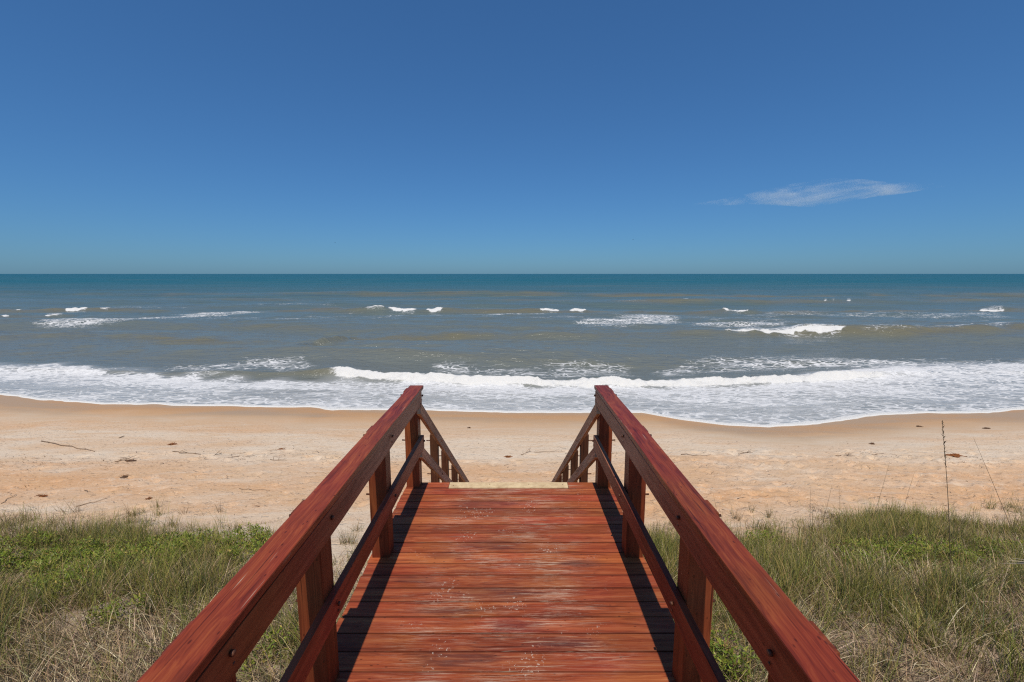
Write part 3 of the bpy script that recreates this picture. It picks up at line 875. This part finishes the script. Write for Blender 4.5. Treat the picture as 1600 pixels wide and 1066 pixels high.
# dead, matted grass
N1 = 125000
tc = on_dune(9500, lambda x, y: np.clip(0.80 + 1.1 * fbm(x * 0.45 + 9, y * 0.6, 121), 0.42, 1) * np.clip(1.25 - 0.07 * y, 0.4, 1), 0.25)
ti = rng.integers(0, len(tc), N1)
xy = tc[ti] + rng.normal(0, 0.12, (N1, 2))
xy = xy[np.abs(xy[:, 0] - CXD) > 1.10]; N1 = len(xy)
mat_az = 6.283 * fbm(xy[:, 0] * 0.5, xy[:, 1] * 0.5, 125)
near_e = sm(2.2, 0.3, edge_y(xy[:, 0]) - xy[:, 1])
thatch = blades('dry_grass', place(xy), rng.uniform(0.18, 0.62, N1) * (1 - 0.4 * near_e) * (1 - 0.55 * in_vine(xy[:, 0], xy[:, 1])), mat_az + rng.normal(0, 1.3, N1), rng.uniform(0.15, 1.2, N1), rng.uniform(0.3, 2.1, N1),
                rng.uniform(0.0040, 0.0082, N1), tones(N1, [(0.39, 0.27, 0.15), (0.27, 0.175, 0.095), (0.58, 0.45, 0.28), (0.10, 0.066, 0.040), (0.31, 0.26, 0.10)], [0.26, 0.23, 0.17, 0.20, 0.14], 0.3), M_DRY, None, 3)
tag(link('dry_grass', thatch), 'tangle of tan and grey dead grass matted over the dune', 'grass', kind='stuff')
# living grass in tufts
N2 = 80000
tc = on_dune(3400, lambda x, y: np.clip(0.42 + 2.1 * fbm(x * 0.75, y * 0.95, 122), 0.07, 1) * np.interp(y, [3.2, 6.4], [0.5, 1.0]) * (1 - 0.8 * in_vine(x, y)) * np.where((x < 0) & (y > edge_y(x) - 1.0), 0.35, 1.0), 0.3)
th = rng.uniform(0.45, 1.45, len(tc)) * (1 - 0.38 * sm(2.0, 0.2, edge_y(tc[:, 0]) - tc[:, 1]))
ti = rng.integers(0, len(tc), N2)
xy = tc[ti] + rng.normal(0, 0.06, (N2, 2))
g1 = tones(N2, [(0.160, 0.175, 0.042), (0.22, 0.225, 0.050), (0.075, 0.098, 0.042), (0.31, 0.265, 0.080), (0.40, 0.30, 0.13)], [0.27, 0.28, 0.18, 0.16, 0.11])
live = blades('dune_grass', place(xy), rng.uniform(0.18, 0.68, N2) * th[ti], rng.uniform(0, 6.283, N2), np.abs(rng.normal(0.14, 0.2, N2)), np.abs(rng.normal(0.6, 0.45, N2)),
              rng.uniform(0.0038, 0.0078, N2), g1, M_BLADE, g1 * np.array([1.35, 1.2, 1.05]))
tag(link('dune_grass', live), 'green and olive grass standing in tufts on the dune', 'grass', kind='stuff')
# low leafy ground cover in bright green patches
lv = []
for (a, b, rx, ry) in VINES:
    c0 = on_ground(a, b, 0.12)
    k = int(13500 * rx * ry)
    r_ = np.sqrt(rng.random(k)) ; an = rng.uniform(0, 6.283, k)
    w = 1 + 0.35 * fbm(np.cos(an) * 2 + a, np.sin(an) * 2, 130)
    q = np.stack([c0.x + rx * r_ * w * np.cos(an), c0.y + ry * r_ * w * np.sin(an)], -1)
    keep = (np.abs(q[:, 0] - CXD) > 1.14) & (fbm(q[:, 0] * 2.4, q[:, 1] * 2.4, 131) + 0.25 * rng.random(k) > 0.03)
    lv.append(q[keep])
xy = np.concatenate(lv)
N3 = len(xy)
bp = place(xy); bp[:, 2] += rng.uniform(0.03, 0.42, N3) * (0.7 + 0.6 * fbm(xy[:, 0] * 3, xy[:, 1] * 3, 132))
gl = tones(N3, [(0.21, 0.255, 0.030), (0.15, 0.195, 0.028), (0.31, 0.33, 0.05), (0.42, 0.32, 0.08), (0.22, 0.14, 0.06)], [0.36, 0.24, 0.20, 0.12, 0.08])
lf = blades('vine_leaves', bp, rng.uniform(0.030, 0.070, N3), rng.uniform(0, 6.283, N3), rng.uniform(0.2, 1.3, N3), rng.uniform(0.1, 0.9, N3), rng.uniform(0.011, 0.024, N3), gl, M_LEAF, None, 2)
tag(link('ground_cover', lf), 'low bright green leafy vine spreading in patches over the dune', 'ground cover', kind='stuff')

# tufts standing alone on the bare sand
def tuft(px, py, n, h, spread, label, cols, m=M_BLADE, lift=0.0, group=None):
    c0 = on_ground(px, py)
    b = np.zeros((n, 3)); b[:, :2] = np.clip(rng.normal(0, spread * 0.42, (n, 2)), -spread * 0.7, spread * 0.7)
    b[:, 2] = ground(b[:, 0] + c0.x, b[:, 1] + c0.y) - c0.z - 0.02
    g = tones(n, cols)
    az = np.arctan2(b[:, 1], b[:, 0]) + rng.normal(0, 0.7, n)
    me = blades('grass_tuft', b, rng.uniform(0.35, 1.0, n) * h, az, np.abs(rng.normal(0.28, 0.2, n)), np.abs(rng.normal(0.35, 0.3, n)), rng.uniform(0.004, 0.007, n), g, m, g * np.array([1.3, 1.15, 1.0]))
    o = link('grass_tuft', me); o.location = c0
    tag(o, label, 'grass tuft', group)
OL = [(0.13, 0.145, 0.055), (0.20, 0.17, 0.075), (0.27, 0.18, 0.08)]
BR = [(0.25, 0.15, 0.07), (0.30, 0.22, 0.12), (0.16, 0.11, 0.06)]
tuft(1199, 809, 34, 0.42, 0.035, 'lone upright olive tuft on bare sand right of the right railing', OL)
tuft(1172, 800, 30, 0.34, 0.07, 'small grass tuft on sand just left of the lone upright tuft', OL)
tuft(1148, 812, 46, 0.30, 0.11, 'rusty olive tuft on sand nearest the outside of the right railing', BR + OL)
tuft(1240, 815, 20, 0.16, 0.16, 'flat brownish tuft spread on sand beyond the right dune grass', BR)
tuft(285, 803, 22, 0.34, 0.10, 'sparse reddish brown tuft alone on sand left of the left railing', BR)
tuft(341, 801, 16, 0.45, 0.06, 'thin dry tuft with tall stalks on sand midway to the left railing', BR)
tuft(203, 807, 26, 0.50, 0.08, 'dry brown tuft at the seaward tip of the left dune grass', BR)
tuft(120, 800, 24, 0.50, 0.10, 'straggly dry tuft on sand above the left vine patch', BR)
tuft(268, 822, 30, 0.35, 0.14, 'low straggling tuft below the sparse reddish brown one', BR)
tuft(365, 828, 46, 0.32, 0.20, 'olive clump at the sand edge close to the left railing', OL + BR)
tuft(541, 850, 90, 0.42, 0.16, 'green clump seen between the left middle rail and handrail', OL)
tuft(556, 830, 40, 0.36, 0.12, 'smaller tuft on sand seen through the left railing near the deck', OL)
tuft(1030, 838, 90, 0.40, 0.20, 'green clump seen through the right railing beside the deck', OL)

# ------------------------------------------------------------------ sea oats
def sea_oat(top, base, label, head=True, rad=0.0042):
    b = on_ground(*base)
    d = ray(*top)
    # the tip stands about over the foot: same distance from the viewer, leaning a little
    k = (b.y - 0.05) / d[1]
    tp = Vector((d[0] * k, d[1] * k, CAM_H + d[2] * k))
    root = empty('sea_oat', b)
    tag(root, label, 'sea oat', 'sea oat stalks rising from the dune')
    n = 9
    bend = (tp - b)
    side = Vector((bend.z, 0, -bend.x)).normalized() * random.uniform(-0.03, 0.03)
    pts = []
    for i in range(n):
        u = i / (n - 1)
        pts.append(bend * u + side * math.sin(u * math.pi) * 1.0 - (Vector((0, 0, 0.03)) if i == 0 else Vector()))
    link('stem', tube_mesh('stem', pts, [rad * (1 - 0.65 * i / (n - 1)) for i in range(n)], M_STALK, 6), None, root)
    if head:
        Lh = bend.length * 0.26
        k = 34
        bs = np.zeros((k, 3)); dn = bend.normalized()
        for i in range(k):
            u = 1 - (i / k) * (Lh / bend.length)
            bs[i] = bend * u + side * math.sin(u * math.pi)
        tn = tones(k, [(0.13, 0.085, 0.045), (0.22, 0.15, 0.08), (0.08, 0.05, 0.03)])
        az = rng.uniform(0, 6.283, k)
        me = blades('seed_head', bs, rng.uniform(0.03, 0.06, k), az, rng.uniform(0.2, 0.7, k), rng.uniform(0.2, 1.0, k), rng.uniform(0.008, 0.014, k), tn, M_DRY, None, 3)
        link('seed_head', me, None, root)
    # a few leaves at the foot
    k = 12
    bs = np.zeros((k, 3)); bs[:, :2] = rng.normal(0, 0.02, (k, 2))
    me = blades('leaves', bs, rng.uniform(0.3, 0.75, k), rng.uniform(0, 6.283, k), np.abs(rng.normal(0.2, 0.15, k)), np.abs(rng.normal(0.6, 0.3, k)), rng.uniform(0.005, 0.009, k), tones(k, OL), M_BLADE)
    link('leaves', me, None, root)
sea_oat((1470, 660), (1483, 935), 'tallest sea oat stalk with dark seed head standing against the surf', True, 0.0062)
sea_oat((1519, 684), (1580, 830), 'long bare sea oat stalk leaning left at the right edge', False, 0.0052)
sea_oat((1388, 722), (1356, 830), 'thin stalk leaning right in front of the pale sand', False, 0.0042)
sea_oat((1427, 738), (1402, 830), 'short slanting stalk just left of the tallest sea oat', False, 0.0042)
sea_oat((1298, 757), (1278, 835), 'slender stalk leaning right, left of the upright thin one', False, 0.0038)
sea_oat((1309, 754), (1309, 835), 'upright thin stalk in the middle of the right dune edge', False, 0.0038)
sea_oat((1265, 759), (1264, 835), 'faint upright stalk nearest the right railing on open sand', False, 0.0034)
sea_oat((1112, 770), (1121, 835), 'fine bent stalk close beside the right handrail', False, 0.0034)

# dry palm frond poking in at the right
c0 = on_ground(1626, 945, 0.1)
fr_o = empty('palm_frond', (c0.x, c0.y, c0.z))
tag(fr_o, 'dry pale fan palm frond poking in at the right edge', 'palm frond')
link('stalk', tube_mesh('stalk', [(0.22, 0, -0.02), (0.12, -0.01, 0.34), (0.0, -0.02, 0.62)], [0.012, 0.010, 0.008], M_STALK, 7), None, fr_o)
for i in range(11):
    a = math.pi + (i - 5) * 0.17
    bs = np.array([[0.0, -0.02, 0.62]])
    tn = np.array([[0.50, 0.40, 0.27]]) * random.uniform(0.55, 1.15)
    dv = np.array([math.pi + random.uniform(-0.12, 0.12) + (i - 5) * 0.10])
    me = blades('leaflet', bs, np.array([random.uniform(0.36, 0.50)]), dv, np.array([1.75 - i * 0.10]), np.array([0.25]), np.array([0.034]), tn, M_DRY, None, 6)
    link('leaflet', me, None, fr_o)

# ------------------------------------------------------------------ driftwood and seaweed on the beach
def stick(a, b, label, rad=0.018, kinks=5, group=None, twigs=0):
    rad *= 0.72
    p, q = on_ground(*a), on_ground(*b)
    root_pts = []
    for i in range(kinks + 1):
        u = i / kinks
        w = p.lerp(q, u) + Vector((random.uniform(-0.04, 0.04), random.uniform(-0.07, 0.07), 0)) * (1 if 0 < i < kinks else 0)
        w.z = float(ground(w.x, w.y)) + rad * 0.7 + random.uniform(0, 0.02)
        root_pts.append(w - p)
    me = tube_mesh('driftwood_stick', root_pts, [rad * random.uniform(0.7, 1.1) * (1 - 0.5 * i / kinks) for i in range(kinks + 1)], M_STICK, 6)
    o = link('driftwood_stick', me); o.location = p
    tag(o, label, 'driftwood', group)
    for k in range(twigs):
        i = random.randint(1, kinks - 1)
        s0 = root_pts[i]; d = Vector((random.uniform(-0.3, 0.3), random.uniform(-0.3, 0.3), random.uniform(0.05, 0.16)))
        link('twig', tube_mesh('twig', [s0, s0 + d * 0.5 + Vector((0, 0, 0.02)), s0 + d], [rad * 0.5, rad * 0.4, rad * 0.2], M_STICK, 5), None, o)
stick((63, 690), (146, 706), 'long straight driftwood stick on sand at far left', 0.03, 7)
stick((178, 722), (200, 718), 'short twiggy stick right of the long straight one', 0.025, 4, twigs=4)
stick((184, 685), (192, 682), 'small dark stub of wood near the wet sand at left', 0.03, 3)
stick((268, 707), (312, 711), 'crooked driftwood branch in the left wrack line', 0.024, 6, twigs=3)
stick((332, 713), (344, 709), 'little forked stick right of the crooked branch', 0.022, 3, twigs=2)
stick((360, 715), (396, 713), 'thin pale stick lying flat left of the left railing', 0.014, 5)
stick((372, 764), (420, 767), 'thin curved stick on sand beside the left handrail', 0.012, 6)
stick((420, 719), (446, 720), 'short stick in the wrack line next to the left handrail', 0.016, 4, twigs=2)
stick((1062, 711), (1111, 713), 'straight dark stick in the wrack line beside the right handrail', 0.02, 5)
stick((1152, 710), (1174, 708), 'curved twiggy stick second from the right handrail', 0.02, 5, twigs=3)
stick((1303, 713), (1332, 712), 'low twiggy branch in the middle of the right wrack line', 0.02, 5, twigs=4)
stick((1360, 711), (1380, 709), 'small pale stick right of the low twiggy branch', 0.014, 4)
stick((1150, 780), (1200, 775), 'thin curved stick on sand above the lone upright tuft', 0.010, 6)
stick((812, 711), (828, 706), 'small branch on the sand seen between the railings', 0.016, 4, twigs=3)
stick((832, 707), (882, 706), 'long low stick between the railings near the right stair rail', 0.015, 6)
stick((0, 788), (24, 774), 'brown stalk lying on sand at the left edge', 0.014, 4)
stick((118, 792), (166, 779), 'long brown stalk lying across sand above the left dune', 0.014, 5)
stick((130, 768), (140, 769), 'tiny straight stick on the orange sand at left', 0.014, 3)
stick((352, 745), (366, 745), 'tiny straight stick on pale sand left of the left railing', 0.014, 3)

def weed(px, py, r, label, m, squash=0.3):
    r *= 0.62
    c0 = on_ground(px, py)
    bm = bmesh.new()
    bmesh.ops.create_icosphere(bm, subdivisions=3, radius=1.0)
    sd = random.uniform(0, 50)
    for v in bm.verts:
        k = 1 + 0.55 * float(vnoise(np.array(v.co.x * 2.3 + sd), np.array(v.co.y * 2.3 + v.co.z), 7)) + 0.3 * float(vnoise(np.array(v.co.x * 6 + sd), np.array(v.co.y * 6 - v.co.z * 5), 8))
        v.co = Vector((v.co.x * r * 1.5 * k, v.co.y * r * k, max(v.co.z, -0.3) * r * squash * k))
    me = bpy.data.meshes.new('seaweed_clump'); bm.to_mesh(me); bm.free(); me.materials.append(m)
    o = link('seaweed_clump', me); o.location = c0
    tag(o, label, 'seaweed')
    k = 26
    bs = np.zeros((k, 3)); bs[:, 0] = rng.uniform(-0.7, 0.7, k) * r; bs[:, 1] = rng.uniform(-0.5, 0.5, k) * r; bs[:, 2] = 0.01
    tn = tones(k, [(0.20, 0.07, 0.02), (0.30, 0.12, 0.035), (0.10, 0.04, 0.02)])
    link('frond', blades('frond', bs, rng.uniform(0.6, 1.3, k) * r, rng.uniform(0, 6.283, k), rng.uniform(0.8, 1.4, k), rng.uniform(0, 0.6, k), rng.uniform(0.012, 0.025, k), tn, M_DRY), None, o)
weed(1491, 713, 0.24, 'rusty orange seaweed clump right of the tallest sea oat', M_WEED, 0.42)
weed(1503, 725, 0.14, 'smaller dark seaweed clump just below the orange one', M_DKWEED, 0.4)
weed(438, 703, 0.16, 'brown seaweed clump nearest the left handrail', M_WEED)
weed(201, 721, 0.18, 'flat dark brown seaweed patch left of centre of the left beach', M_DKWEED, 0.25)
weed(193, 745, 0.15, 'dark brown seaweed patch below the flat one on the left beach', M_DKWEED, 0.25)
weed(266, 695, 0.2, 'reddish seaweed smear up near the damp sand at left', M_WEED, 0.12)
weed(792, 714, 0.13, 'orange seaweed bit on the sand between the railings', M_WEED, 0.3)
weed(731, 669, 0.10, 'small dark seaweed lump on the wet sand behind the left stair rail', M_DKWEED, 0.5)
weed(1434, 667, 0.14, 'dark seaweed lump on wet sand left of the tallest sea oat', M_DKWEED, 0.45)
weed(1539, 670, 0.13, 'dark seaweed lump on wet sand at far right', M_DKWEED, 0.45)
weed(1361, 694, 0.12, 'dark seaweed speck on pale sand above the wrack line', M_DKWEED, 0.4)
weed(61, 776, 0.13, 'brown seaweed patch on orange sand near the left edge', M_WEED, 0.2)
weed(231, 780, 0.10, 'light brown seaweed bit on sand above the left dune tip', M_WEED, 0.2)

# uncountable scraps of reed and weed along the tide lines
NS = 2600
sx_ = rng.uniform(-19, 21, NS)
band = rng.random(NS)
sy_ = np.where(band < 0.5, 14.6 + 0.8 * vnoise(sx_ * 0.25, sx_ * 0, 140) + rng.normal(0, 0.35, NS), np.where(band < 0.8, rng.uniform(9.4, 17.0, NS), rng.uniform(8.0, 11.0, NS)))
okk = (np.abs(sx_ - CXD) > 1.1) | (sy_ > 11.5)
okk &= (vnoise(sx_ * 0.6, sy_ * 1.1, 141) > -0.15)
sx_, sy_ = sx_[okk], sy_[okk]; NS = len(sx_)
bp = np.stack([sx_, sy_, ground(sx_, sy_) + 0.012], -1)
sc_me = blades('wrack', bp, rng.uniform(0.04, 0.26, NS) * rng.uniform(0.4, 1.0, NS), rng.normal(0, 0.6, NS) + math.pi * rng.integers(0, 2, NS), rng.uniform(1.25, 1.5, NS), rng.uniform(0.0, 0.25, NS), rng.uniform(0.008, 0.022, NS),
               tones(NS, [(0.14, 0.08, 0.045), (0.24, 0.13, 0.06), (0.30, 0.20, 0.12), (0.09, 0.06, 0.04)]), M_DRY, None, 3)
tag(link('wrack', sc_me), 'scraps of reed and seaweed strewn over the sand', 'wrack', kind='stuff')

# ------------------------------------------------------------------ two birds far out over the sea
def bird(px, py, dist, label):
    d = ray(px, py); k = dist / d[1]
    v = [(0, 0.35, 0.0), (0.07, 0.1, 0.06), (-0.07, 0.1, 0.06), (0, 0.1, -0.07), (0.06, -0.25, 0.04), (-0.06, -0.25, 0.04), (0, -0.25, -0.05), (0.10, -0.55, 0.0), (-0.10, -0.55, 0.0), (0, -0.5, 0.03),
         (0.42, 0.12, 0.20), (0.42, -0.10, 0.20), (0.85, -0.06, 0.12), (-0.42, 0.12, 0.20), (-0.42, -0.10, 0.20), (-0.85, -0.06, 0.12), (0.42, 0.0, 0.16), (-0.42, 0.0, 0.16)]
    f = [(0, 2, 1), (0, 1, 3), (0, 3, 2), (1, 2, 5, 4), (1, 4, 6, 3), (2, 3, 6, 5), (4, 5, 9), (4, 9, 7), (5, 8, 9), (6, 7, 9), (6, 9, 8), (6, 4, 7), (6, 8, 5), (1, 10, 11, 4), (10, 12, 11), (1, 4, 16), (1, 16, 10), (4, 11, 16), (10, 16, 12), (16, 11, 12), (2, 5, 14, 13), (13, 14, 15), (2, 17, 5), (2, 13, 17), (5, 17, 14), (13, 15, 17), (17, 15, 14)]
    me = bpy.data.meshes.new('bird'); me.from_pydata(v, [], f); me.materials.append(M_BIRD)
    o = link('bird', me); o.location = (d[0] * k, d[1] * k, CAM_H + d[2] * k); o.rotation_euler = (0, 0, R(70))
    tag(o, label, 'bird', 'birds far out over the sea')
bird(521.5, 379.5, 330, 'tiny dark bird low over the sea left of the walkway')
bird(987, 374.5, 330, 'tiny dark bird low over the sea right of the walkway')

# ------------------------------------------------------------------ wisp of cloud
def px_at(px, py, y):
    d = ray(px, py); k = y / d[1]
    return Vector((d[0] * k, y, CAM_H + d[2] * k))
CY0 = 14000.0
st = [(1085, 319, 1), (1135, 315, 5), (1180, 309, 9), (1230, 304, 14), (1280, 302, 18), (1320, 300, 15), (1370, 297, 9), (1410, 294, 8), (1450, 292, 4), (1480, 290, 1)]
pts, rad = [], []
for a, b, r in st:
    pts.append(px_at(a, b, CY0)); rad.append(r / F_PX * CY0 * 1.03)
c0 = pts[4].copy()
v, f = [], []
SD = 14
for p, r in zip(pts, rad):
    for k in range(SD):
        tt = 2 * math.pi * k / SD
        v.append(p - c0 + Vector((0, math.cos(tt) * r * 3.5, math.sin(tt) * r)))
for i in range(len(pts) - 1):
    for k in range(SD):
        k2 = (k + 1) % SD
        f.append((i * SD + k, i * SD + k2, (i + 1) * SD + k2, (i + 1) * SD + k))
f.append(tuple(range(SD))[::-1]); f.append(tuple((len(pts) - 1) * SD + k for k in range(SD)))
me = bpy.data.meshes.new('cloud'); me.from_pydata(v, [], f)
t = NT('cloud_vapour')
ob = t.n('ShaderNodeTexCoord').outputs['Object']
nz = t.noise(t.vmath('MULTIPLY', ob, (0.0008, 0.0005, 0.0050)), 1.0, 6.0, 0.62, 1.0)
gen = t.vmath('MULTIPLY', ob, (0.0, 0.0, 0.0))
dens = t.math('MULTIPLY', t.step(nz, 0.44, 0.70), 0.00085)
vp = t.n('ShaderNodeVolumePrincipled')
vp.inputs['Color'].default_value = (0.97, 0.98, 1.0, 1)
vp.inputs['Anisotropy'].default_value = -0.3
t.l(dens, vp.inputs['Density'])
t.l(vp.outputs[0], t.out.inputs['Volume'])
me.materials.append(t.m)
cl = link('cloud', me); cl.location = c0
tag(cl, 'faint wisp of white cloud low in the blue sky at right', 'cloud')
